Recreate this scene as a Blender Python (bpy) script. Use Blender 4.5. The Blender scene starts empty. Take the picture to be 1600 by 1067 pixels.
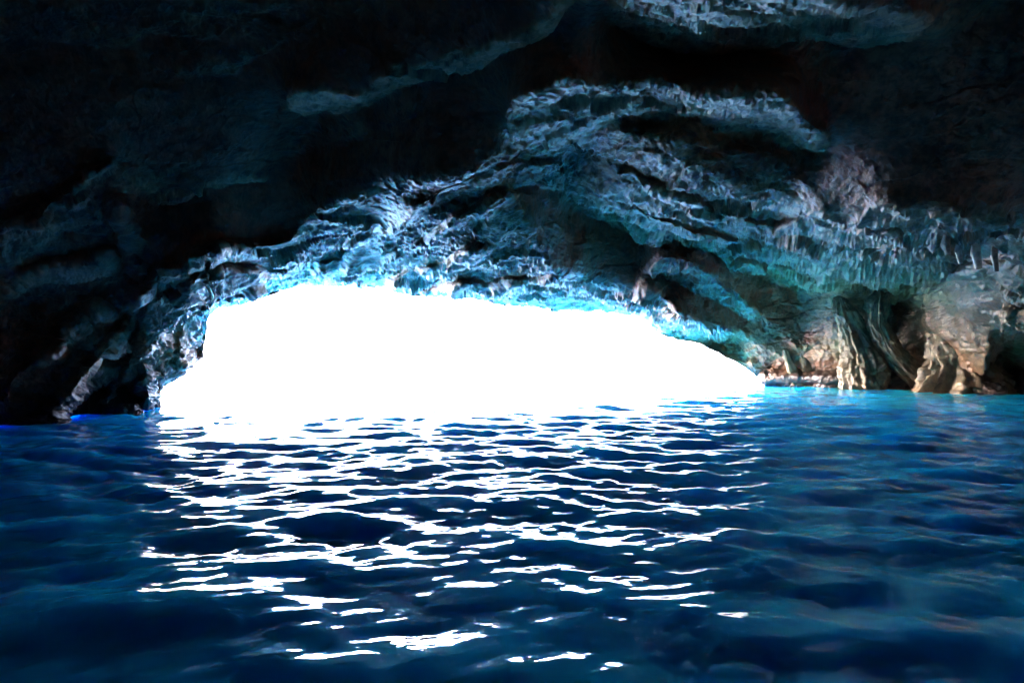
import bpy, math, random
import numpy as np
from mathutils import Vector

# ------------------------------------------------------------------ camera, sky, sun, exposure
sc = bpy.context.scene
col = sc.collection
CAM_H = 2.2                    # eye above the water, standing in a small boat
F = 1155.0                     # focal length in px of a 1600 px wide frame
YH = 545.0                     # row of the horizon
cam_d = bpy.data.cameras.new('camera')
cam = bpy.data.objects.new('camera', cam_d)
col.objects.link(cam)
cam_d.sensor_width = 36.0
cam_d.lens = 36.0 * F / 1600.0
cam_d.clip_start = 0.05
cam_d.clip_end = 20000
cam.location = (0, 0, CAM_H)
cam.rotation_euler = (math.radians(90) + math.atan((YH - 533.5) / F), 0, 0)
sc.camera = cam

SUN_EL, SUN_AZ = math.radians(35), math.radians(-82)      # azimuth measured from +Y towards +X
world = bpy.data.worlds.new('World')
sc.world = world
world.use_nodes = True
wn = world.node_tree
bg = wn.nodes['Background']
sky = wn.nodes.new('ShaderNodeTexSky')
sky.sky_type = 'NISHITA'
sky.sun_disc = False
sky.sun_elevation = SUN_EL
sky.sun_rotation = SUN_AZ
sky.air_density = 0.25
sky.dust_density = 4.0
sky.ozone_density = 0.6
wn.links.new(sky.outputs[0], bg.inputs[0])
bg.inputs[1].default_value = 0.15

sd = bpy.data.lights.new('sun', 'SUN')
sd.energy = 2.0
sd.angle = math.radians(0.5)
sd.color = (1.0, 0.96, 0.90)
sun = bpy.data.objects.new('sun', sd)
col.objects.link(sun)
dirv = Vector((math.sin(SUN_AZ) * math.cos(SUN_EL), math.cos(SUN_AZ) * math.cos(SUN_EL), math.sin(SUN_EL)))
sun.rotation_euler = dirv.to_track_quat('Z', 'Y').to_euler()
sun.location = dirv * 60

sc.view_settings.view_transform = 'Standard'
sc.view_settings.look = 'None'
sc.view_settings.exposure = 6.7
sc.view_settings.gamma = 1
sc.render.engine = 'CYCLES'
sc.cycles.use_denoising = True
sc.cycles.max_bounces = 10
sc.cycles.diffuse_bounces = 5
sc.cycles.glossy_bounces = 4
sc.cycles.sample_clamp_indirect = 0.15
sc.cycles.blur_glossy = 0.3

# ------------------------------------------------------------------ numpy helpers
def smooth(e0, e1, x):
    t = np.clip((x - e0) / (e1 - e0), 0, 1)
    return t * t * (3 - 2 * t)

def _hash(ix, iy, iz, seed):
    n = (ix * 374761393 + iy * 668265263 + iz * 2147483647 + seed * 1274126177) & 0xffffffff
    n = ((n ^ (n >> 13)) * 1274126177) & 0xffffffff
    n = ((n ^ (n >> 16)) * 2246822519) & 0xffffffff
    return ((n ^ (n >> 15)) & 0xffffff).astype(np.float32) / float(0x7fffff) - 1.0

def vnoise(x, y, z, seed=0):
    x0 = np.floor(x); y0 = np.floor(y); z0 = np.floor(z)
    fx = (x - x0).astype(np.float32); fy = (y - y0).astype(np.float32); fz = (z - z0).astype(np.float32)
    ix = x0.astype(np.int64); iy = y0.astype(np.int64); iz = z0.astype(np.int64)
    u = fx*fx*fx*(fx*(fx*6-15)+10); v = fy*fy*fy*(fy*(fy*6-15)+10); w = fz*fz*fz*(fz*(fz*6-15)+10)
    r = 0
    for dx in (0, 1):
        for dy in (0, 1):
            for dz in (0, 1):
                wgt = (u if dx else 1-u) * (v if dy else 1-v) * (w if dz else 1-w)
                r = r + wgt * _hash(ix+dx, iy+dy, iz+dz, seed)
    return r

def fbm(x, y, z, octs=4, seed=0, gain=0.5):
    r = 0; a = 1.0; s = 1.0; t = 0
    for k in range(octs):
        r = r + a * vnoise(x*s + 17.3*k, y*s - 9.1*k, z*s + 4.7*k, seed+k); t += a
        a *= gain; s *= 2.03
    return r / t

def ridged(x, y, z, octs=4, seed=0, gain=0.5):
    r = 0; a = 1.0; s = 1.0; t = 0
    for k in range(octs):
        n = 1 - np.abs(vnoise(x*s + 11.3*k, y*s - 5.1*k, z*s + 3.7*k, seed+k)) * 2
        r = r + a * n; t += a
        a *= gain; s *= 2.1
    return r / t

def facets(x, y, z, seed):
    # chunky broken-stone relief: each cell is its own tilted plane
    best = np.full(x.shape, 1e9, np.float32); h = np.zeros(x.shape, np.float32)
    bx = np.floor(x - 0.5).astype(np.int64); by = np.floor(y - 0.5).astype(np.int64); bz = np.floor(z - 0.5).astype(np.int64)
    for i in (0, 1):
        for j in (0, 1):
            for k in (0, 1):
                ix, iy, iz = bx+i, by+j, bz+k
                dx = (x - ix - 0.5 - 0.42*_hash(ix, iy, iz, seed)).astype(np.float32)
                dy = (y - iy - 0.5 - 0.42*_hash(ix, iy, iz, seed+1)).astype(np.float32)
                dz = (z - iz - 0.5 - 0.42*_hash(ix, iy, iz, seed+2)).astype(np.float32)
                dd = dx*dx + dy*dy + dz*dz
                hh = 0.9*(dx*_hash(ix, iy, iz, seed+3) + dy*_hash(ix, iy, iz, seed+4) + dz*_hash(ix, iy, iz, seed+5)) + 0.35*_hash(ix, iy, iz, seed+6)
                m = dd < best
                best = np.where(m, dd, best); h = np.where(m, hh, h)
    return h

def grid_mesh(name, P, wrap=False, mat=None, attrs=None, flip=False):
    nr, nc = P.shape[:2]
    me = bpy.data.meshes.new(name)
    idx = np.arange(nr*nc).reshape(nr, nc)
    if wrap:
        idx = np.concatenate([idx, idx[:, :1]], axis=1)
    a = idx[:-1, :-1].ravel(); b = idx[:-1, 1:].ravel(); c = idx[1:, 1:].ravel(); d = idx[1:, :-1].ravel()
    q = np.stack([a, d, c, b] if flip is True else [a, b, c, d], axis=1).astype(np.int32)
    me.vertices.add(nr*nc)
    me.vertices.foreach_set('co', P.reshape(-1, 3).astype(np.float32).ravel())
    me.loops.add(q.size)
    me.loops.foreach_set('vertex_index', q.ravel())
    me.polygons.add(len(q))
    me.polygons.foreach_set('loop_start', np.arange(0, q.size, 4, dtype=np.int32))
    me.polygons.foreach_set('loop_total', np.full(len(q), 4, dtype=np.int32))
    me.polygons.foreach_set('use_smooth', np.ones(len(q), dtype=bool))
    for k, arr in (attrs or {}).items():
        at = me.attributes.new(k, 'FLOAT', 'POINT')
        at.data.foreach_set('value', arr.astype(np.float32).ravel())
    me.update(calc_edges=True)
    if flip == 'out':
        P3 = P.reshape(-1, 3); c0 = P3.mean(axis=0); A4 = P3[q]
        nn = np.cross(A4[:, 2]-A4[:, 0], A4[:, 3]-A4[:, 1])
        if (nn*(A4.mean(axis=1)-c0)).sum() < 0: me.flip_normals()
    me.validate()
    o = bpy.data.objects.new(name, me)
    col.objects.link(o)
    if mat: me.materials.append(mat)
    return o

def grid_normals(P, wrap=False):
    du = np.gradient(P, axis=1); dv = np.gradient(P, axis=0)
    if wrap:
        du[:, 0] = P[:, 1] - P[:, -1]; du[:, -1] = P[:, 0] - P[:, -2]
    n = np.cross(du, dv)
    return n / (np.linalg.norm(n, axis=2, keepdims=True) + 1e-9)

def tag(o, label=None, cat=None, group=None, kind=None):
    if label: o['label'] = label
    if cat: o['category'] = cat
    if group: o['group'] = group
    if kind: o['kind'] = kind
    return o

# ------------------------------------------------------------------ materials
def new_mat(name):
    m = bpy.data.materials.new(name); m.use_nodes = True
    nt = m.node_tree
    return m, nt, nt.nodes['Principled BSDF'], nt.nodes.new, nt.links.new

def rock_material(name, cols, rough=0.55, ochre_attr=True, bump=0.5):
    m, nt, p, N, L = new_mat(name)
    tc = N('ShaderNodeTexCoord')
    n1 = N('ShaderNodeTexNoise'); n1.inputs['Scale'].default_value = 0.45; n1.inputs['Detail'].default_value = 9; n1.inputs['Roughness'].default_value = 0.68
    L(tc.outputs['Object'], n1.inputs['Vector'])
    cr = N('ShaderNodeValToRGB')
    cr.color_ramp.elements[0].position = 0.36; cr.color_ramp.elements[0].color = (*cols[0], 1)
    cr.color_ramp.elements[1].position = 0.66; cr.color_ramp.elements[1].color = (*cols[2], 1)
    e = cr.color_ramp.elements.new(0.5); e.color = (*cols[1], 1)
    L(n1.outputs['Fac'], cr.inputs['Fac'])
    out = cr.outputs['Color']
    # dark lichen / wet mineral specks
    n2 = N('ShaderNodeTexNoise'); n2.inputs['Scale'].default_value = 3.1; n2.inputs['Detail'].default_value = 8; n2.inputs['Roughness'].default_value = 0.7
    L(tc.outputs['Object'], n2.inputs['Vector'])
    r2 = N('ShaderNodeValToRGB'); r2.color_ramp.elements[0].position = 0.38; r2.color_ramp.elements[0].color = (0.35, 0.33, 0.36, 1)
    r2.color_ramp.elements[1].position = 0.56; r2.color_ramp.elements[1].color = (1, 1, 1, 1)
    L(n2.outputs['Fac'], r2.inputs['Fac'])
    if ochre_attr:
        n3 = N('ShaderNodeTexNoise'); n3.inputs['Scale'].default_value = 0.9; n3.inputs['Detail'].default_value = 6
        L(tc.outputs['Object'], n3.inputs['Vector'])
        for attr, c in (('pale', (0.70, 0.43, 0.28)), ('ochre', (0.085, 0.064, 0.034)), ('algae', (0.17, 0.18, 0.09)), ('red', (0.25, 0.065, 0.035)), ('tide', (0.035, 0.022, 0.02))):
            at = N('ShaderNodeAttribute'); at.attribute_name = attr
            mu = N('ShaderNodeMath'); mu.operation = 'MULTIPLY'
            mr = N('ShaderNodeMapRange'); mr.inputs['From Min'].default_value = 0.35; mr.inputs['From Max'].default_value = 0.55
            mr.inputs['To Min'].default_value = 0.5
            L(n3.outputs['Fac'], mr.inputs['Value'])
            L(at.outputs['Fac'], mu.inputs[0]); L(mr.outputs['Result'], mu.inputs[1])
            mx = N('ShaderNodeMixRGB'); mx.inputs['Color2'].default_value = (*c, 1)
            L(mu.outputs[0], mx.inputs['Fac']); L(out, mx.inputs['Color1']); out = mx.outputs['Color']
    mm = N('ShaderNodeMixRGB'); mm.blend_type = 'MULTIPLY'; mm.inputs['Fac'].default_value = 1
    L(out, mm.inputs['Color1']); L(r2.outputs['Color'], mm.inputs['Color2'])
    L(mm.outputs['Color'], p.inputs['Base Color'])
    rr = N('ShaderNodeMapRange'); rr.inputs['To Min'].default_value = rough - 0.2; rr.inputs['To Max'].default_value = rough + 0.2
    L(n2.outputs['Fac'], rr.inputs['Value']); L(rr.outputs['Result'], p.inputs['Roughness'])
    b1 = N('ShaderNodeTexNoise')
    b1.inputs['Scale'].default_value = 5.0; b1.inputs['Detail'].default_value = 8; b1.inputs['Roughness'].default_value = 0.65
    L(tc.outputs['Object'], b1.inputs['Vector'])
    bm = N('ShaderNodeBump'); bm.inputs['Strength'].default_value = bump; bm.inputs['Distance'].default_value = 0.10
    L(b1.outputs['Fac'], bm.inputs['Height']); L(bm.outputs['Normal'], p.inputs['Normal'])
    return m

M_ROCK = rock_material('cave_limestone', [(0.115, 0.030, 0.014), (0.245, 0.105, 0.052), (0.56, 0.285, 0.155)], rough=0.42, bump=0.75)
M_FLOW = rock_material('ochre_flowstone', [(0.04, 0.027, 0.018), (0.11, 0.078, 0.042), (0.20, 0.135, 0.085)], rough=0.6, ochre_attr=False, bump=0.5)
M_BOUL = rock_material('tidal_rock', [(0.03, 0.018, 0.02), (0.07, 0.042, 0.04), (0.17, 0.12, 0.11)], rough=0.4, ochre_attr=False, bump=0.6)

# ------------------------------------------------------------------ cave shell: relief of ledges, soffits and risers
# Directions are measured from the boat; the ceiling climbs inland in steps. "S" is the local
# attitude of the roof: 0 = upright riser facing inland, 1 = level soffit, above 1 = roof dipping inland.
def nonuni(lo, hi, step, out_lo, out_hi, out_n):
    core = np.arange(lo, hi + 1e-6, step)
    a = lo - (lo - out_lo) * (np.linspace(1, 0, out_n, endpoint=False) ** 1.6)
    b = hi + (out_hi - hi) * (np.linspace(0, 1, out_n + 1)[1:] ** 1.6)
    return np.concatenate([a, core, b])

PHI = np.radians(nonuni(-37, 37, 0.058, -180, 180, 150))[:-1]
cx = 800 + F * np.tan(np.clip(PHI, -1.2, 1.2))              # column in the 1600 frame

# rock foot on the water (frame row) -> horizontal distance
foot_x = np.array([-700, -300, 0, 60, 150, 205, 246, 1198, 1290, 1400, 1500, 1560, 1640, 2000, 2600])
foot_y = np.array([ 800,  712, 667, 660, 651, 644, 633, 600.5, 604, 606, 610, 613, 619, 650, 720])
fy = np.interp(cx, foot_x, foot_y)
FD = CAM_H * F / (fy - YH) / 1.0                            # distance along +Y
D0 = FD / np.cos(np.clip(PHI, -1.2, 1.2))                   # horizontal range
back = smooth(math.radians(45), math.radians(75), np.abs(PHI))
D0 = D0 * (1 - back) + (17.0 + 28.0*smooth(math.radians(80), math.radians(170), np.abs(PHI))) * back
mouth = (cx > 246) & (cx < 1198)

# the mouth's rim
rim = np.array([(246,633),(249,606),(262,598),(285,588),(300,574),(312,556),(318,530),(321,500),(330,487),(345,479),(380,470),(410,458),
 (450,449),(480,445),(520,446),(560,449),(600,445),(618,453),(640,459),(680,460),(700,458),(715,466),(760,470),(800,476),(850,482),
 (890,481),(940,480),(960,486),(985,490),(1000,497),(1020,512),(1045,523),(1080,533),(1110,546),(1150,566),(1175,580),(1198,600.5)], float)
rim_y = np.interp(cx, rim[:,0], rim[:,1])
jag = fbm(cx/26, 0*cx, 0*cx, 4, 31) * 5.5 * smooth(246, 330, cx) * smooth(1200, 1100, cx)
rim_y = rim_y + jag

rim_th = np.arctan((YH - rim_y) / F * np.cos(np.clip(PHI, -1.2, 1.2)))
wat_th = -np.arctan(CAM_H / D0)
th_s = np.where(mouth, rim_th, wat_th + 0.003)
th_b = np.where(mouth, rim_th - 0.0008, wat_th - math.radians(4))
TTOP = math.radians(27.5)
t_core = np.linspace(0, 1, 640)
th_core = th_s[None, :] + t_core[:, None] * (TTOP - th_s)[None, :]
th_up = np.radians(np.concatenate([np.linspace(27.9, 50, 40), np.linspace(52, 88.5, 24)]))
th_low = th_b[None, :] + np.linspace(0, 1, 18, endpoint=False)[:, None] * (th_s - th_b)[None, :]
TH = np.concatenate([th_low, th_core, np.repeat(th_up[:, None], len(PHI), axis=1)], axis=0)
NR, NC = TH.shape
cphi = np.cos(np.clip(PHI, -1.2, 1.2))
PX = np.repeat(cx[None, :], NR, axis=0)
PY = YH - F * np.tan(np.clip(TH, -1.4, 1.4)) / cphi[None, :]

# painted attitude map on a frame-sized canvas
CS = 3.0; X0, Y0 = -300.0, -260.0
gx, gy = np.meshgrid(np.arange(X0, 1900, CS), np.arange(Y0, 760, CS))
wx = gx + fbm(gx/60, gy/60, 0*gx, 5, 5) * 26
wy = gy + fbm(gx/60, gy/60, 0*gx+9, 5, 6) * 20

def poly(pts, soft=8):
    pts = np.array(pts, float); n = len(pts)
    inside = np.zeros(gx.shape, bool); dmin = np.full(gx.shape, 1e9)
    for i in range(n):
        (x1, y1), (x2, y2) = pts[i], pts[(i+1) % n]
        cond = ((y1 > wy) != (y2 > wy))
        xi = (x2-x1) * (wy-y1) / ((y2-y1) if y2 != y1 else 1e-9) + x1
        inside ^= cond & (wx < xi)
        dx, dy = x2-x1, y2-y1
        t = np.clip(((wx-x1)*dx + (wy-y1)*dy) / (dx*dx+dy*dy+1e-9), 0, 1)
        dmin = np.minimum(dmin, np.hypot(wx-x1-t*dx, wy-y1-t*dy))
    return smooth(-soft, soft, np.where(inside, dmin, -dmin))

def stroke(pts, w, soft=6, k=1.0):
    pts = np.array(pts, float); dmin = np.full(gx.shape, 1e9)
    ax = gx + (wx-gx)*k; ay = gy + (wy-gy)*k
    for i in range(len(pts)-1):
        (x1, y1), (x2, y2) = pts[i], pts[i+1]
        dx, dy = x2-x1, y2-y1
        t = np.clip(((ax-x1)*dx + (ay-y1)*dy) / (dx*dx+dy*dy+1e-9), 0, 1)
        dmin = np.minimum(dmin, np.hypot(ax-x1-t*dx, ay-y1-t*dy))
    return 1 - smooth(w-soft, w+soft, dmin)

S = np.full(gx.shape, 0.30)
def put(mask, val):
    global S
    S = S * (1-mask) + val * mask

# left part: broken, half lit
put(poly([(-200,230),(180,240),(330,320),(260,420),(170,520),(60,640),(-200,640)], 25), 0.22)
put(poly([(-200,500),(130,500),(190,530),(60,650),(-200,660)], 25), 0.12)
# big dark riser over the left of the arch, and the dark roof behind it
put(poly([(215,330),(420,250),(700,180),(800,175),(800,232),(650,276),(500,318),(455,375),(330,385),(250,430),(190,430)], 14), 0.03)
put(poly([(-200,60),(450,70),(560,20),(860,-40),(860,0),(790,50),(620,100),(560,140),(450,150),(420,240),(200,260),(-200,240)], 18), 0.10)
put(poly([(800,70),(900,0),(960,20),(1060,80),(1200,90),(1290,120),(1270,150),(1130,140),(950,120),(870,110),(790,150),(770,240),(640,270),(560,170)], 12), 0.03)
# arch band above the mouth
put(poly([(90,645),(135,560),(215,480),(330,388),(455,377),(500,330),(620,298),(760,246),(860,222),(900,240),(830,292),(800,330),(830,392),(900,432),(1000,445),
          (1060,486),(1130,530),(1210,592),(1190,620),(1000,520),(600,470),(330,500),(300,570),(230,560),(180,560)], 9), 0.95)
S = np.where((gx < 330) & (S > 0.3), 0.3 + (S-0.3)*smooth(200, 330, gx), S)
S = np.where((gx > 300) & (gx < 1230), np.where(S > 0.6, 0.42 + (S-0.42)*smooth(5, 80, np.interp(gx, rim[:,0], rim[:,1]) - gy), S), S)
put(poly([(690,322),(800,300),(880,330),(880,400),(800,412),(710,390)], 22), 0.55)
put(poly([(465,398),(520,380),(600,372),(590,400),(540,428),(470,425)], 8), 0.1)
put(poly([(560,330),(620,305),(665,310),(640,330),(575,350)], 7), 0.1)
put(poly([(330,410),(400,392),(450,395),(400,425),(340,440)], 7), 0.2)
# long dark riser right of centre
put(poly([(812,296),(888,296),(900,334),(950,348),(1000,372),(1100,398),(1200,434),(1310,462),(1335,520),(1320,560),(1200,545),(1100,500),(1000,440),(900,425),(840,395)], 7), 0.02)
put(stroke([(1030,412),(1100,436),(1160,470),(1195,508),(1250,530),(1300,542)], 11), 1.1)
put(stroke([(1060,505),(1110,515),(1160,532)], 5), 1.5)
# broad lit roof running down to the right
put(poly([(893,322),(930,338),(1000,366),(1100,390),(1200,425),(1290,446),(1330,442),(1400,470),(1470,440),(1500,395),(1590,352),(1580,338),(1450,334),(1340,336),(1250,312),(1180,292),(1100,262),(1010,240),(960,206),(900,205),(915,250),(950,300)], 7), 1.4)
put(poly([(905,225),(960,230),(1000,262),(1000,290),(960,300),(925,270)], 9), 0.1)
put(poly([(1020,205),(1100,225),(1250,250),(1260,300),(1180,284),(1100,256),(1000,232)], 10), 0.75)
put(poly([(1250,318),(1360,350),(1340,372),(1250,345)], 14), 0.8)
# bedding folds inside the lit bands: dark undercuts and bright lips
for a in ([(345,455),(450,412),(560,362),(700,296),(850,235)], [(500,432),(600,396),(700,345),(800,292)], [(560,440),(680,420),(760,380)], [(640,452),(760,440),(860,420),(960,455)],
          [(930,300),(1050,345),(1180,375),(1300,405)], [(985,262),(1100,318),(1230,345),(1330,362)], [(1150,400),(1270,420),(1340,405),(1450,380)], [(1330,350),(1430,362),(1540,350)]):
    put(stroke(a, 5, 4), 0.0)
    put(stroke([(p, q+13) for p, q in a], 4, 3)*0.8, 2.0)
# upper lit ledge
put(poly([(790,205),(800,150),(870,118),(950,128),(1050,128),(1130,150),(1240,146),(1262,180),(1295,212),(1290,240),(1225,218),(1140,208),(1080,190),(1000,180),(960,170),(930,196),(880,216),(800,232)], 8), 1.6)
put(poly([(850,165),(920,160),(950,172),(900,178)], 5), 0.2)
# topmost lit slab and the ledge climbing to it
put(poly([(930,-60),(1240,-60),(1330,5),(1455,30),(1445,52),(1250,44),(1150,70),(1060,74),(1000,50),(950,20)], 9), 2.8)
put(stroke([(900,-30),(860,20),(800,66),(720,84),(640,116),(570,150),(470,152)], 11), 1.7)
# streaks on the left
put(stroke([(262,308),(330,288),(410,268)], 5, 5), 0.9)
put(stroke([(240,265),(300,250),(370,232)], 3, 4), 0.7)
put(stroke([(150,560),(205,500),(250,470),(330,400)], 14, 8), 0.5)
put(stroke([(60,640),(120,600),(150,560)], 10, 8), 1.0)
for a in ([(0,430),(100,420),(160,405)], [(170,300),(220,282),(250,292)], [(60,330),(110,300),(160,255)], [(190,330),(215,390),(240,420)], [(110,20),(190,48),(320,60)],
          [(200,60),(330,20),(440,10)], [(280,110),(360,100),(430,60)], [(20,400),(70,360),(120,350)]):
    put(stroke(a, 6, 8) * 0.8, 0.7)
# big dark recess at upper right
put(poly([(1300,70),(1480,60),(1700,-50),(1900,330),(1600,330),(1450,322),(1340,326),(1262,300),(1230,250),(1300,240),(1300,200),(1262,160)], 12), 0.0)
# right hand shore wall
put(poly([(1200,604),(1330,470),(1420,475),(1480,440),(1560,440),(1700,470),(1900,640),(1200,640)], 10), 0.0)
put(poly([(1560,455),(1640,440),(1640,520),(1560,525)], 8), 0.5)

G = np.zeros(gx.shape)
def side(mask, val):
    global G
    G = G*(1-mask) + val*mask
side(poly([(1300,70),(1700,-50),(1900,330),(1450,322),(1340,326),(1230,250)], 20), -0.0006)
side(poly([(893,322),(1000,366),(1200,425),(1330,442),(1400,470),(1470,440),(1600,352),(1580,330),(1340,330),(1250,300),(1100,250),(960,200),(900,205)], 12), -0.0018)
side(poly([(1050,128),(1240,146),(1295,212),(1290,245),(1140,208),(1000,180)], 12), -0.0020)
side(poly([(960,-60),(1240,-60),(1455,20),(1445,52),(1150,70),(1000,50)], 12), -0.0016)
side(stroke([(150,570),(205,500),(250,470),(330,400)], 30, 14), 0.0028)
side(poly([(300,400),(460,375),(620,298),(760,246),(760,300),(600,360),(400,430),(330,470)], 12), 0.0012)
side(poly([(205,580),(225,480),(300,440),(325,480),(300,575),(250,605),(250,640)], 12), 0.0012)


def sample(A, x, y):
    u = np.clip((x - X0) / CS, 0, A.shape[1]-1.001); v = np.clip((y - Y0) / CS, 0, A.shape[0]-1.001)
    i = u.astype(int); j = v.astype(int); fu = u-i; fv = v-j
    return (A[j, i]*(1-fu) + A[j, i+1]*fu)*(1-fv) + (A[j+1, i]*(1-fu) + A[j+1, i+1]*fu)*fv

# integrate the attitude map into one continuous relief: forward distance Y over the canvas
# (weighted least squares, so slabs stay level sideways and the risers take up the difference)
V = YH - gy                                              # px above the horizon
footc = np.interp(gx[0], foot_x, foot_y)
rimc = np.interp(gx[0], rim[:,0], rim[:,1])
mo = (gx[0] > 246) & (gx[0] < 1198)
startc = np.where(mo, rimc, footc)
Yfoot = CAM_H * F / (footc - YH)
fixed = gy >= startc[None, :]
u0 = np.log(Yfoot)[None, :] * np.ones_like(gx)
lw = np.maximum(smooth(370, 250, gx), smooth(1060, 1200, gx))
low = 1 - lw + lw*smooth(30, 170, V)
gv = S * low * smooth(-20, 50, V) / np.maximum(V, 34)          # d lnY / d row (downwards)
wv = 0.45 + np.clip(S, 0, 1.2)
wh = (0.25 + 0.25*np.clip(S, 0, 1)**2)
K = np.maximum.reduce([poly([(812,296),(888,296),(900,334),(950,348),(1000,372),(1100,398),(1200,434),(1310,462),(1335,520),(1320,560),(1200,545),(1100,500),(1000,440),(900,425),(840,395)], 4),
     poly([(215,330),(420,250),(700,180),(800,175),(800,232),(650,276),(500,318),(455,375),(330,385),(250,430),(190,430)], 6)])
K = K * (S < 0.5)
K5 = poly([(1300,70),(1480,60),(1700,-50),(1900,330),(1600,330),(1450,322),(1340,326),(1262,300),(1230,250),(1300,240)], 10)*(S < 0.4)
wv = wv + 2.5*K + 0.5*K5; wh = wh*(1-K) + np.where(gx < 800, 0.25, 0.08)*K + 1.2*K5
GV = (0.5*(gv[1:] + gv[:-1])) * CS
GH = (0.5*(G[:, 1:] + G[:, :-1])) * CS
WV = 0.5*(wv[1:] + wv[:-1]); WH = 0.5*(wh[:, 1:] + wh[:, :-1])
free = (~fixed).astype(float)
def Aop(u):
    u = u*free
    r = np.zeros_like(u)
    dv = WV*(u[1:] - u[:-1]); r[1:] += dv; r[:-1] -= dv
    dh = WH*(u[:, 1:] - u[:, :-1]); r[:, 1:] += dh; r[:, :-1] -= dh
    return r*free
def rhs():
    uf = u0*(1-free); r = np.zeros_like(uf)
    e = WV*(GV - (uf[1:] - uf[:-1])); r[1:] += e; r[:-1] -= e
    e = WH*(GH - (uf[:, 1:] - uf[:, :-1])); r[:, 1:] += e; r[:, :-1] -= e
    return r*free
# start from the column-wise integral
cum = np.cumsum(np.vstack([GV, GV[-1:]])[::-1], axis=0)[::-1]
j0 = np.clip(((startc - Y0)/CS).astype(int), 0, gx.shape[0]-1)
ui = (np.log(Yfoot)[None, :] - (cum - cum[j0, np.arange(gx.shape[1])][None, :]))*free
bb = rhs(); rr = bb - Aop(ui); diag = np.ones_like(ui)*0
diag[1:] += WV; diag[:-1] += WV; diag[:, 1:] += WH; diag[:, :-1] += WH
zz = rr/diag; pp = zz.copy(); rz = (rr*zz).sum()
for it in range(900):
    Ap = Aop(pp); al = rz/((pp*Ap).sum()+1e-30); ui = ui + al*pp; rr = rr - al*Ap
    zz = rr/diag; rz2 = (rr*zz).sum()
    if rz2 < 1e-9: break
    pp = zz + (rz2/rz)*pp; rz = rz2
lnY = ui*free + u0*(1-free)
k7 = np.exp(-np.linspace(-2, 2, 9)**2); k7 /= k7.sum()
lnY = sum(w*np.roll(lnY, k-4, 1) for k, w in enumerate(k7))
print('relief solved', it, 'Y at top centre', float(np.exp(sample(lnY, np.array([800.]), np.array([0.])))[0]))
lnD_c = sample(lnY, PX, PY) - np.log(cphi)[None, :]
So = 0.35 + 0.65*smooth(math.radians(25), math.radians(50), TH)
rate = smooth(math.radians(0.3), math.radians(3.0), TH) / (np.maximum(np.sin(TH), 0.045) * np.cos(TH))
dth = np.diff(TH, axis=0, prepend=TH[:1])
lnD_o = np.log(D0)[None, :] - np.cumsum(So * rate * dth, axis=0)
outside = np.maximum(smooth(math.radians(27), math.radians(38), TH), smooth(math.radians(37), math.radians(43), np.abs(PHI))[None, :])
lnD = lnD_c*(1-outside) + lnD_o*outside

# bulges and hollows (logarithmic range offsets)
Bm = np.zeros(gx.shape)
def bulge(mask, amt):
    global Bm
    Bm = Bm + mask*amt
bulge(poly([(205,560),(225,470),(300,440),(330,480),(322,540),(300,575),(250,605),(250,640),(215,640)], 22), -0.09)    # left jamb
bulge(poly([(90,640),(150,590),(215,580),(225,640),(160,650)], 14), 0.07)
bulge(poly([(1385,480),(1470,470),(1480,600),(1420,605),(1385,560)], 18), 0.03)
bulge(poly([(1560,520),(1700,520),(1700,620),(1555,612)], 14), 0.12)
bulge(poly([(1480,365),(1545,360),(1560,410),(1500,425)], 10), 0.07)
bulge(stroke([(1190,598),(1290,603),(1400,604),(1500,610),(1570,612)], 10, 8), -0.03)
for pts_, w_, a_ in (([(85,648),(135,590),(165,545),(205,500),(260,440),(335,392)], 10, -0.045), ([(150,640),(190,590),(215,540),(262,470),(330,430)], 9, -0.035),
        ([(225,560),(262,500),(300,450),(400,420)], 8, -0.035), ([(280,560),(300,520),(315,480)], 8, -0.03), ([(0,440),(60,425),(120,412),(170,395)], 9, -0.04),
        ([(60,560),(90,520),(150,490)], 9, -0.03), ([(40,350),(100,310),(160,262)], 10, -0.04), ([(175,320),(205,380),(235,430)], 9, -0.04), ([(0,380),(30,350),(60,340)], 8, -0.03),
        ([(10,620),(60,560),(90,540)], 9, -0.03), ([(230,470),(300,400),(380,380),(460,375)], 8, -0.03)):
    bulge(stroke(pts_, w_, 7, 1.0), a_)
lnD = lnD + sample(Bm, PX, PY) * (1-outside)
D = np.exp(lnD)
P = np.stack([np.sin(PHI)[None, :]*D, np.cos(PHI)[None, :]*D, CAM_H + D*np.tan(TH)], axis=2)
base = P.copy()
Nn = grid_normals(P, wrap=True)
toc = np.stack([-P[..., 0], -P[..., 1], CAM_H - P[..., 2]], axis=2)
sgn = np.sign((Nn*toc).sum(axis=2, keepdims=True)); Nn = Nn*sgn
# blur the normals so displacement does not tear
for ax_ in range(2):
    for _ in range(4):
        Nn = (np.roll(Nn, 3, ax_) + Nn + np.roll(Nn, -3, ax_)) / 3
Nn /= np.linalg.norm(Nn, axis=2, keepdims=True) + 1e-9
x, y, z = P[..., 0], P[..., 1], P[..., 2]
R = np.sqrt(x*x + y*y)
sc_ = np.clip(R/25, 0.66, 1.3)
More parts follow.
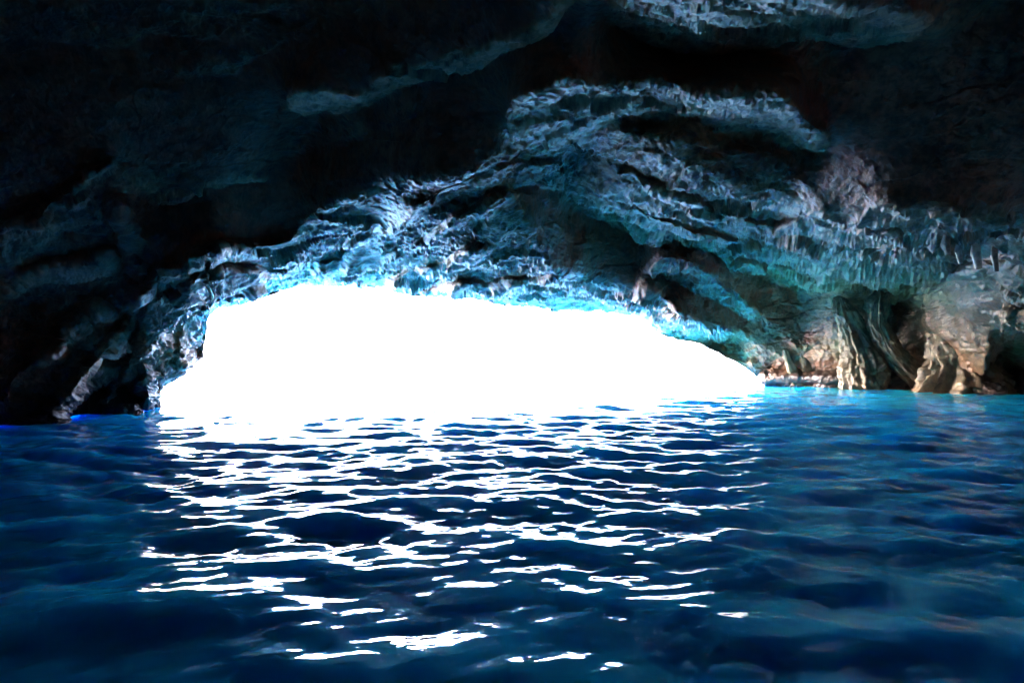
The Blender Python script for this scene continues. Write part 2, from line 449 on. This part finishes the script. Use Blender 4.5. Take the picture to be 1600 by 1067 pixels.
# fold direction: beds dip; stretch the noise along the beds
ax = x*0.85 + z*0.25; az = z*1.35 - x*0.25
amp_edge = np.ones_like(x)
crag = np.clip(sample(S, PX, PY), 0, 1)
crag = 0.30 + 0.70*smooth(0.05, 0.7, crag)
crag = np.maximum(crag, 0.85*sample(poly([(-200,260),(200,240),(260,420),(340,400),(330,600),(200,660),(-200,660)], 25), PX, PY))
crag = crag*(1-outside) + 0.6*outside
d = 0.34*fbm(ax/3.2, y/3.2, az/3.2, 3, 41)*np.clip(R/22, 0.5, 1)
w1 = fbm(x/1.1, y/1.1, z/1.1, 3, 77)
d += crag*0.22*ridged(ax/1.7, y/1.7, az/1.7, 3, 51, 0.5)
m1 = smooth(-0.25, 0.35, fbm(x/2.6, y/2.6, z/2.6, 3, 88)); m2 = 0.25 + 0.95*smooth(-0.3, 0.3, fbm(x/1.9 + 7, y/1.9, z/1.9, 3, 89))
d += crag*0.30*facets(ax/2.4 + w1*0.4, y/2.4 + w1*0.4, az/1.5, 290)
d += crag*0.19*m1*facets(ax/1.1 + w1*0.6, y/1.1 + w1*0.5, az/0.7 - w1*0.6, 300)
d += crag*0.12*m2*facets(x/0.42 + w1*0.7, y/0.42 - w1*0.7, z/0.30, 320)
d += crag*0.045*smooth(26, 12, R)*facets(x/0.19 + w1, y/0.19, z/0.15, 340)
d += crag*0.075*ridged(x/0.16, y/0.16, z/0.16, 2, 63, 0.6)
d *= sc_
fade = smooth(0.0, 0.02, (TH - th_s[None, :])) * mouth[None, :] + (~mouth)[None, :]
fade = 0.45 + 0.55*fade
P = P + Nn * (d*fade)[..., None]
# keep the crown tidy
ochre = sample(np.clip(poly([(1300,460),(1480,345),(1600,330),(1900,420),(1900,640),(1180,640),(1200,575),(1300,560)], 40), 0, 1), PX, PY)
algae = sample(np.clip(stroke([(960,340),(1100,388),(1250,440),(1330,450)], 14, 12) + stroke([(1030,412),(1160,470),(1250,530),(1340,560)], 18, 10)
        + poly([(700,320),(820,310),(860,360),(760,400)], 20)*0.7 + poly([(1380,430),(1480,420),(1480,480),(1400,480)], 15)*0.7, 0, 1), PX, PY)
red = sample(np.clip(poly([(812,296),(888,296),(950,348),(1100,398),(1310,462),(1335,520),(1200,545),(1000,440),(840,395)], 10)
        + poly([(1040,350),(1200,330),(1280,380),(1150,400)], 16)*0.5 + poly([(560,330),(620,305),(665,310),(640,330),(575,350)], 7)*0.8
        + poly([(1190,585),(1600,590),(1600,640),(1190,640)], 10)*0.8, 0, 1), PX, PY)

tide = 1.3*smooth(1.3, 0.35, P[..., 2] + 0.35*fbm(P[..., 0], P[..., 1], P[..., 2], 3, 99))
red = np.maximum(red, 0.75*(1 - smooth(0.1, 0.6, np.clip(sample(S, PX, PY), 0, 1)))*(1-outside))  # risers made redder: the maroon of their shade is put into the colour
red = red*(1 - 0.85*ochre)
pale = sample(np.clip(poly([(930,-60),(1240,-60),(1330,5),(1455,30),(1445,52),(1250,44),(1150,70),(1060,74),(1000,50),(950,20)], 12)  # lit ledges made paler: their brightness is painted into the rock colour
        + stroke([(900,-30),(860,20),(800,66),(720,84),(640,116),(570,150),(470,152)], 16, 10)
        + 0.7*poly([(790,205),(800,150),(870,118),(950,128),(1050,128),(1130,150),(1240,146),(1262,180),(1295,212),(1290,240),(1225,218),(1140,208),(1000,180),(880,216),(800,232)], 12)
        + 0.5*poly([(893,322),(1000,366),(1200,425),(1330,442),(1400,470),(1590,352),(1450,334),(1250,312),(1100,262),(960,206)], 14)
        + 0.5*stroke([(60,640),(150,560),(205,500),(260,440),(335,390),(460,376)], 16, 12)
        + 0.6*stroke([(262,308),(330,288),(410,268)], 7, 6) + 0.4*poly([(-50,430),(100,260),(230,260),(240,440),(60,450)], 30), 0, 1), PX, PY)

# outer lip and cliff above the mouth (rows prepended outward)
E = P[0]
off = [(9, 34, 60), (7.5, 22, 45), (7.5, 10, 30), (5.2, 4.4, 18), (3.4, 1.7, 8), (1.9, 0.55, 4), (0.9, 0.16, 2)]
rows = []
for oy, oz, _ in off:
    Rr = E.copy()
    Rr[:, 1] += oy; Rr[:, 2] = Rr[:, 2] + oz
    k = fbm(Rr[:, 0]/1.5, Rr[:, 1]/1.5, Rr[:, 2]/1.5, 4, 91)*min(oy, 3)*0.3
    Rr[:, 1] += k*0.6; Rr[:, 2] += np.abs(k)*0.5*min(1, oz)
    lean = 0.35*oy*smooth(360, 250, cx) - 0.25*oy*smooth(1080, 1190, cx)      # jambs flare away from the opening
    Rr[:, 0] -= (lean + 0.42*oy*smooth(420, 300, cx)); Rr[:, 2] += 0.3*min(oy, 2)*smooth(420, 300, cx)
    # landward mass of the headland either side of the mouth
    ro, zo = {9: (32, 34), 7.5: (20, 12) if oz > 15 else (12, 6), 5.2: (7, 3.5), 3.4: (3.5, 1.8), 1.9: (1.2, 0.7), 0.9: (0.3, -0.6)}[oy]
    under = E.copy(); under[:, 0] += np.sin(PHI)*ro; under[:, 1] += np.cos(PHI)*ro; under[:, 2] = zo
    Rr = np.where(mouth[:, None], Rr, under)
    rows.append(Rr)
for sc2, zc in ((0.62, 41.0), (0.001, 44.0)):                # the hill closes over the cave
    top = rows[0].copy() if sc2 > 0.5 else rows[0]*0.0
    top[:, :2] = E[:, :2]*sc2; top[:, 2] = zc
    rows.insert(0, top)
P = np.concatenate([np.stack(rows), P], axis=0)
pad = len(rows)
def padr(A): return np.concatenate([np.repeat(A[:1], pad, axis=0), A], axis=0)
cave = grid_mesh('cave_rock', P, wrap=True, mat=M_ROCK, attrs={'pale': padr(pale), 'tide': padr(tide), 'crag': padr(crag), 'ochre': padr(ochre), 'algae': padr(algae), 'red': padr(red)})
tag(cave, 'dark craggy limestone roof and walls of the sea cave arching over the blue water', kind='structure')

# ------------------------------------------------------------------ sea
def water_material():
    m, nt, p, N, L = new_mat('sea_water')
    tc = N('ShaderNodeTexCoord')
    n = N('ShaderNodeTexNoise'); n.inputs['Scale'].default_value = 0.35; n.inputs['Detail'].default_value = 4
    L(tc.outputs['Object'], n.inputs['Vector'])
    cr = N('ShaderNodeValToRGB')
    cr.color_ramp.elements[0].position = 0.35; cr.color_ramp.elements[0].color = (0.003, 0.24, 0.60, 1)
    cr.color_ramp.elements[1].position = 0.65; cr.color_ramp.elements[1].color = (0.005, 0.48, 0.86, 1)
    L(n.outputs['Fac'], cr.inputs['Fac']); af = N('ShaderNodeAttribute'); af.attribute_name = 'offshore'      # deep dark water in the open sea
    mf = N('ShaderNodeMixRGB'); mf.inputs['Color2'].default_value = (0.002, 0.05, 0.13, 1)
    L(af.outputs['Fac'], mf.inputs['Fac']); L(cr.outputs['Color'], mf.inputs['Color1'])
    at = N('ShaderNodeAttribute'); at.attribute_name = 'water_glow'      # turquoise glow of light near the mouth, painted into the water colour
    mx = N('ShaderNodeMixRGB'); mx.inputs['Color2'].default_value = (0.012, 0.50, 0.78, 1)
    L(at.outputs['Fac'], mx.inputs['Fac']); L(mf.outputs['Color'], mx.inputs['Color1'])
    L(mx.outputs['Color'], p.inputs['Base Color'])
    p.inputs['Roughness'].default_value = 0.03
    p.inputs['IOR'].default_value = 1.333
    nb = N('ShaderNodeTexNoise'); nb.inputs['Scale'].default_value = 4.0; nb.inputs['Detail'].default_value = 3
    L(tc.outputs['Object'], nb.inputs['Vector'])
    bm = N('ShaderNodeBump'); bm.inputs['Strength'].default_value = 0.5; bm.inputs['Distance'].default_value = 0.015
    L(nb.outputs['Fac'], bm.inputs['Height']); L(bm.outputs['Normal'], p.inputs['Normal'])
    p.inputs['Subsurface Weight'].default_value = 1.0
    p.inputs['Subsurface Radius'].default_value = (0.3, 1.3, 1.4)
    p.inputs['Subsurface Scale'].default_value = 1.0
    return m
M_WATER = water_material()
rng = np.random.RandomState(12)
wphi = np.radians(nonuni(-38, 38, 0.075, -180, 180, 80))[:-1]
dep = np.concatenate([[80, 60, 45, 36, 31, 28], np.linspace(26.5, 1.2, 680), [1.0, 0.7, 0.4, 0.2, 0.1, 0.05, 0.02]])
Dw = CAM_H / np.tan(np.radians(dep))
A, B_ = np.meshgrid(wphi, Dw)
wxx = np.sin(A)*B_; wyy = np.cos(A)*B_
step = np.abs(np.gradient(Dw))[:, None] * np.ones_like(A)
H = np.zeros_like(A)
gm = 1 + 0.5*fbm(wxx/5, wyy/5, 0*wxx, 2, 15)
for i in range(70):
    lam = 0.28 * (3.8/0.28) ** rng.rand()
    th = rng.normal(0, 0.5 if lam > 0.8 else 0.85) + 0.08
    kx, ky = math.sin(th)*2*math.pi/lam, math.cos(th)*2*math.pi/lam
    slope = 0.0245 * (1.15 if lam < 0.8 else 1.30 if lam < 2.0 else 0.60)
    amp = slope*lam/(2*math.pi)*1.0
    att = np.clip(1.4 - 2.2*step/lam, 0.0, 1)
    H += amp*att*np.cos(kx*wxx + ky*wyy + rng.rand()*6.283 + 2.2*vnoise(wxx/(1.6*lam+0.6), wyy/(1.6*lam+0.6), 0*wxx, 200+i) )
for i in range(22):
    lam = 0.10 * 2.4**rng.rand(); th = rng.normal(0, 1.2)
    kx, ky = math.sin(th)*2*math.pi/lam, math.cos(th)*2*math.pi/lam
    H += 0.009*lam/(2*math.pi)*np.clip(1.4 - 2.2*step/lam, 0, 1)*np.cos(kx*wxx + ky*wyy + rng.rand()*6.283 + 2*vnoise(wxx*1.5, wyy*1.5, 0*wxx, 300+i))
H *= gm * (0.60 + 0.42*smooth(5.5, 13, B_))
W = np.stack([wxx, wyy, H], axis=2)
deep = []
for r_, z_ in ((1.0, -30.0), (0.001, -30.0)):
    q = W[-1].copy(); q[:, :2] *= r_; q[:, 2] = z_; deep.append(q)
crown = W[0].copy(); crown[:, :2] *= 0.002; crown[:, 2] = W[0, :, 2].mean()
W = np.concatenate([crown[None], W, np.stack(deep)], axis=0)
sx, sy = W[..., 0], W[..., 1]
glow = np.exp(-(((sx-20)/11)**2 + ((sy-38)/10)**2)) + 0.8*np.exp(-(((sx+13)/5)**2 + ((sy-25.5)/4.5)**2))
glow = np.clip(glow*(1 + 0.5*fbm(sx/2.2, sy/2.2, 0*sx, 4, 71)), 0, 1)
sea = grid_mesh('sea', W, wrap=True, mat=M_WATER, flip=False, attrs={'water_glow': glow, 'offshore': smooth(40, 62, np.hypot(sx, sy))})
tag(sea, 'deep blue rippled sea water flooding the cave', kind='structure')

# ------------------------------------------------------------------ dripstone and shore rocks, each a thing of its own
def wallY(px, py):
    return float(np.exp(sample(lnY, np.array([float(px)]), np.array([float(py)]))[0]))

def W3(px, py, Y):
    return ((px-800)/F*Y, Y, CAM_H + (YH-py)/F*Y)

def drip(name, label, cat, pts, Y, mat, seed, flat=0.7, flutes=9, group=None, rough=0.3, rings=110, segs=96):
    """a fluted dripstone body; pts = (frame column, row, half width) down its length at distance Y"""
    pts = np.array(pts, float)
    t = np.linspace(0, 1, rings); yy = pts[0, 1] + (pts[-1, 1]-pts[0, 1])*t
    cxx = np.interp(yy, pts[:, 1], pts[:, 0]); hw = np.interp(yy, pts[:, 1], pts[:, 2])
    k = np.exp(-np.linspace(-1.6, 1.6, 9)**2); k /= k.sum()
    cxx = np.convolve(np.pad(cxx, 4, 'edge'), k, 'valid'); hw = np.convolve(np.pad(hw, 4, 'edge'), k, 'valid')
    a = np.linspace(0, 2*np.pi, segs, endpoint=False)
    AA, TT = np.meshgrid(a, t)
    X = ((cxx-800)/F*Y)[:, None]; Z = (CAM_H + (YH-yy)/F*Y)[:, None]; r = (hw/F*Y)[:, None]
    L_ = (Z[0, 0]-Z[-1, 0]) + 1e-3
    fl = ridged(np.cos(AA)*flutes/3, np.sin(AA)*flutes/3, TT*L_*0.35, 3, seed, 0.6)
    cap = np.sqrt(np.clip(1 - (np.clip(0.06-TT, 0, 1)/0.06)**2, 0.02, 1))
    rr_ = r*(1 + 0.34*fl + 0.25*fbm(np.cos(AA)*1.3 + 0*TT, np.sin(AA)*1.3, TT*L_*0.6, 3, seed+2))*cap
    rr_ = rr_ + rough*(fbm(np.cos(AA)*r/0.35, np.sin(AA)*r/0.35, Z/0.8 + 0*AA, 5, seed+9, 0.6))*np.minimum(1, r)
    rr_ = rr_ + np.minimum(r, 0.9)*0.22*facets(np.cos(AA)*r/0.5 + X, np.sin(AA)*r/0.5 + 0*Z, Z/0.8 + 0*AA, seed+20) + np.minimum(r, 0.5)*0.12*facets(np.cos(AA)*r/0.2 + X, np.sin(AA)*r/0.2 + 0*Z, Z/0.3 + 0*AA, seed+30)
    G_ = np.stack([X + np.cos(AA)*rr_, Y - np.sin(AA)*rr_*flat, Z + 0*AA], axis=2)
    base_ = np.array([X[-1, 0], Y, max(Z[-1, 0], -0.3)])
    o = grid_mesh(name, G_ - base_, wrap=True, mat=mat, flip='out')
    o.location = base_
    return tag(o, label, cat, group)

M_PALE = rock_material('pale_calcite', [(0.35, 0.33, 0.30), (0.50, 0.49, 0.45), (0.62, 0.62, 0.58)], rough=0.45, ochre_attr=False, bump=0.3)
drip('flowstone', 'tall yellow and pink flowstone column rising from the water at the right shore', 'rock column',
     [(1478,418,14),(1490,430,26),(1500,455,36),(1504,500,42),(1507,545,43),(1510,572,48),(1514,592,60),(1516,612,72),(1516,630,74)], 38.1, M_FLOW, 401)
drip('flowstone', 'pale ochre flowstone buttress nearest the right corner of the cave mouth', 'rock column',
     [(1312,462,8),(1322,490,15),(1336,520,17),(1346,548,25),(1350,580,30),(1356,605,34),(1358,622,34)], 40.6, M_FLOW, 411)
drip('flowstone', 'slanting brown flowstone rib leaning right beside the pale ochre buttress', 'rock column',
     [(1384,436,8),(1372,470,14),(1372,510,15),(1388,545,18),(1412,570,22),(1436,592,26),(1450,612,26)], 40.2, M_FLOW, 421)
for i, (x_, y0_, y1_, w_, lb) in enumerate((
        (1233, 545, 588, 6, 'thin pale drip fold on the right shore, leftmost of three below the green ledge'),
        (1258, 542, 592, 7, 'middle of the three thin drip folds below the green ledge on the right shore'),
        (1280, 540, 594, 7, 'rightmost of three thin drip folds, next to the pale ochre buttress'))):
    drip('drip_fold', lb, 'dripstone', [(x_-6,y0_,w_*0.5),(x_,(y0_+y1_)/2,w_),(x_+8,y1_,w_*1.4),(x_+12,y1_+14,w_*1.6)], 43.2, M_FLOW, 430+i*7, group='drip folds on the right shore', rough=0.05, rings=50, segs=40)
for i, (x_, y0_, y1_, w_, lb) in enumerate((
        (1481, 352, 398, 7, 'short tan dripstone pillar at the left end of the alcove above the tall column'),
        (1500, 350, 412, 6, 'second dripstone pillar from the left in the alcove above the tall column'),
        (1527, 348, 420, 8, 'third dripstone pillar from the left, the widest in the small alcove'),
        (1556, 350, 424, 6, 'slender dripstone pillar closing the right end of the small alcove'))):
    Yp = wallY(x_, (y0_+y1_)/2 - 8) - 0.02
    drip('dripstone', lb, 'dripstone', [(x_+3,y0_,w_*0.9),(x_,(y0_*2+y1_)/3,w_*0.7),(x_-2,(y0_+y1_*2)/3,w_*0.8),(x_+2,y1_,w_*0.5)], Yp, M_PALE, 460+i*5, group='dripstone pillars in the alcove', rough=0.08, rings=60, segs=40)
drip('stalactite', 'white calcite streak hanging down the right side of the tall yellow column', 'stalactite',
     [(1541,460,5),(1548,480,6),(1555,505,5),(1560,528,2)], 36.6, M_PALE, 490, rough=0.04, rings=60, segs=32)
drip('stalactite', 'short white stalactite just left of and below the longer calcite streak', 'stalactite',
     [(1540,500,4),(1545,515,4),(1550,531,1.5)], 36.6, M_PALE, 495, rough=0.03, rings=50, segs=32)

def boulder(name, label, px, wpx, hpx, dy, seed, group=None, mat=None, depth=0.8, Y=None, py=None, cat='boulder'):
    fy_ = float(np.interp(px, foot_x, foot_y))
    Yb = Y if Y else CAM_H*F/(fy_+dy-YH)
    rx = wpx/2/F*Yb; rz = hpx/F*Yb
    a = np.linspace(0, 2*np.pi, 90, endpoint=False); b = np.linspace(0.02, np.pi-0.02, 60)
    AA, BB = np.meshgrid(a, b)
    nx, ny, nz = np.sin(BB)*np.cos(AA), np.sin(BB)*np.sin(AA), np.cos(BB)
    X, Y_, Z = nx*rx, ny*rx*depth, nz*rz
    s_ = min(rx, rz)
    f = 1 + 0.35*fbm(X/rx*0.9 + seed, Y_/rx*0.9, Z/rz*0.9, 2, seed) + 0.30*facets(X/s_*1.3 + seed, Y_/s_*1.3, Z/s_*1.3, seed) + 0.16*ridged(X/s_*2.4, Y_/s_*2.4, Z/s_*2.4, 4, seed+3, 0.6)
    G_ = np.stack([X*f, Y_*f, Z*f], axis=2)
    o = grid_mesh(name, G_, wrap=True, mat=mat or M_BOUL, flip='out')
    o.location = ((px-800)/F*Yb, Yb, -0.05*rz if py is None else CAM_H + (YH-py)/F*Yb)
    return tag(o, label, cat, group)

g_r = 'dark rocks along the right waterline'
boulder('shore_rock', 'small dark tidal rock at the very right corner of the cave mouth', 1208, 22, 12, 0.6, 501, g_r)
boulder('shore_rock', 'low dark rock lying just right of the mouth corner, under the three drip folds', 1243, 44, 13, 0.6, 503, g_r)
boulder('shore_rock', 'small reddish waterline rock between the drip folds and the pale ochre buttress', 1292, 40, 14, 0.8, 505, g_r)
boulder('shore_rock', 'dark rock at the foot of the pale ochre buttress', 1345, 58, 17, 1.2, 507, g_r)
boulder('shore_rock', 'broad humped rock at the foot of the slanting brown rib', 1402, 70, 24, 1.0, 509, g_r)
boulder('shore_rock', 'rounded dark rock between the slanting rib and the tall yellow column', 1452, 44, 18, 1.4, 511, g_r)
boulder('shore_rock', 'knobbly red brown rock heaped against the base of the tall yellow column', 1505, 62, 24, 2.0, 513, g_r)
boulder('shore_rock', 'last dark rock on the right waterline, right of the tall yellow column', 1545, 44, 16, 2.4, 515, g_r)
g_l = 'dark rocks along the left waterline'
boulder('shore_rock', 'jagged grey rock standing in the water at the left corner of the cave mouth', 236, 30, 24, 1.0, 521, g_l, M_ROCK)
boulder('shore_rock', 'low dark rock on the left waterline just inside the cave mouth', 196, 52, 14, 1.0, 523, g_l)
boulder('shore_rock', 'long low rock half sunk at the left waterline near the edge of view', 60, 90, 14, 1.0, 525, g_l)
boulder('rock_knob', 'pinkish ochre rock knob bulging from the wall right of the tall yellow column', 1604, 62, 26, 0, 531, None, M_FLOW, Y=wallY(1600, 490), py=488, cat='rock outcrop')
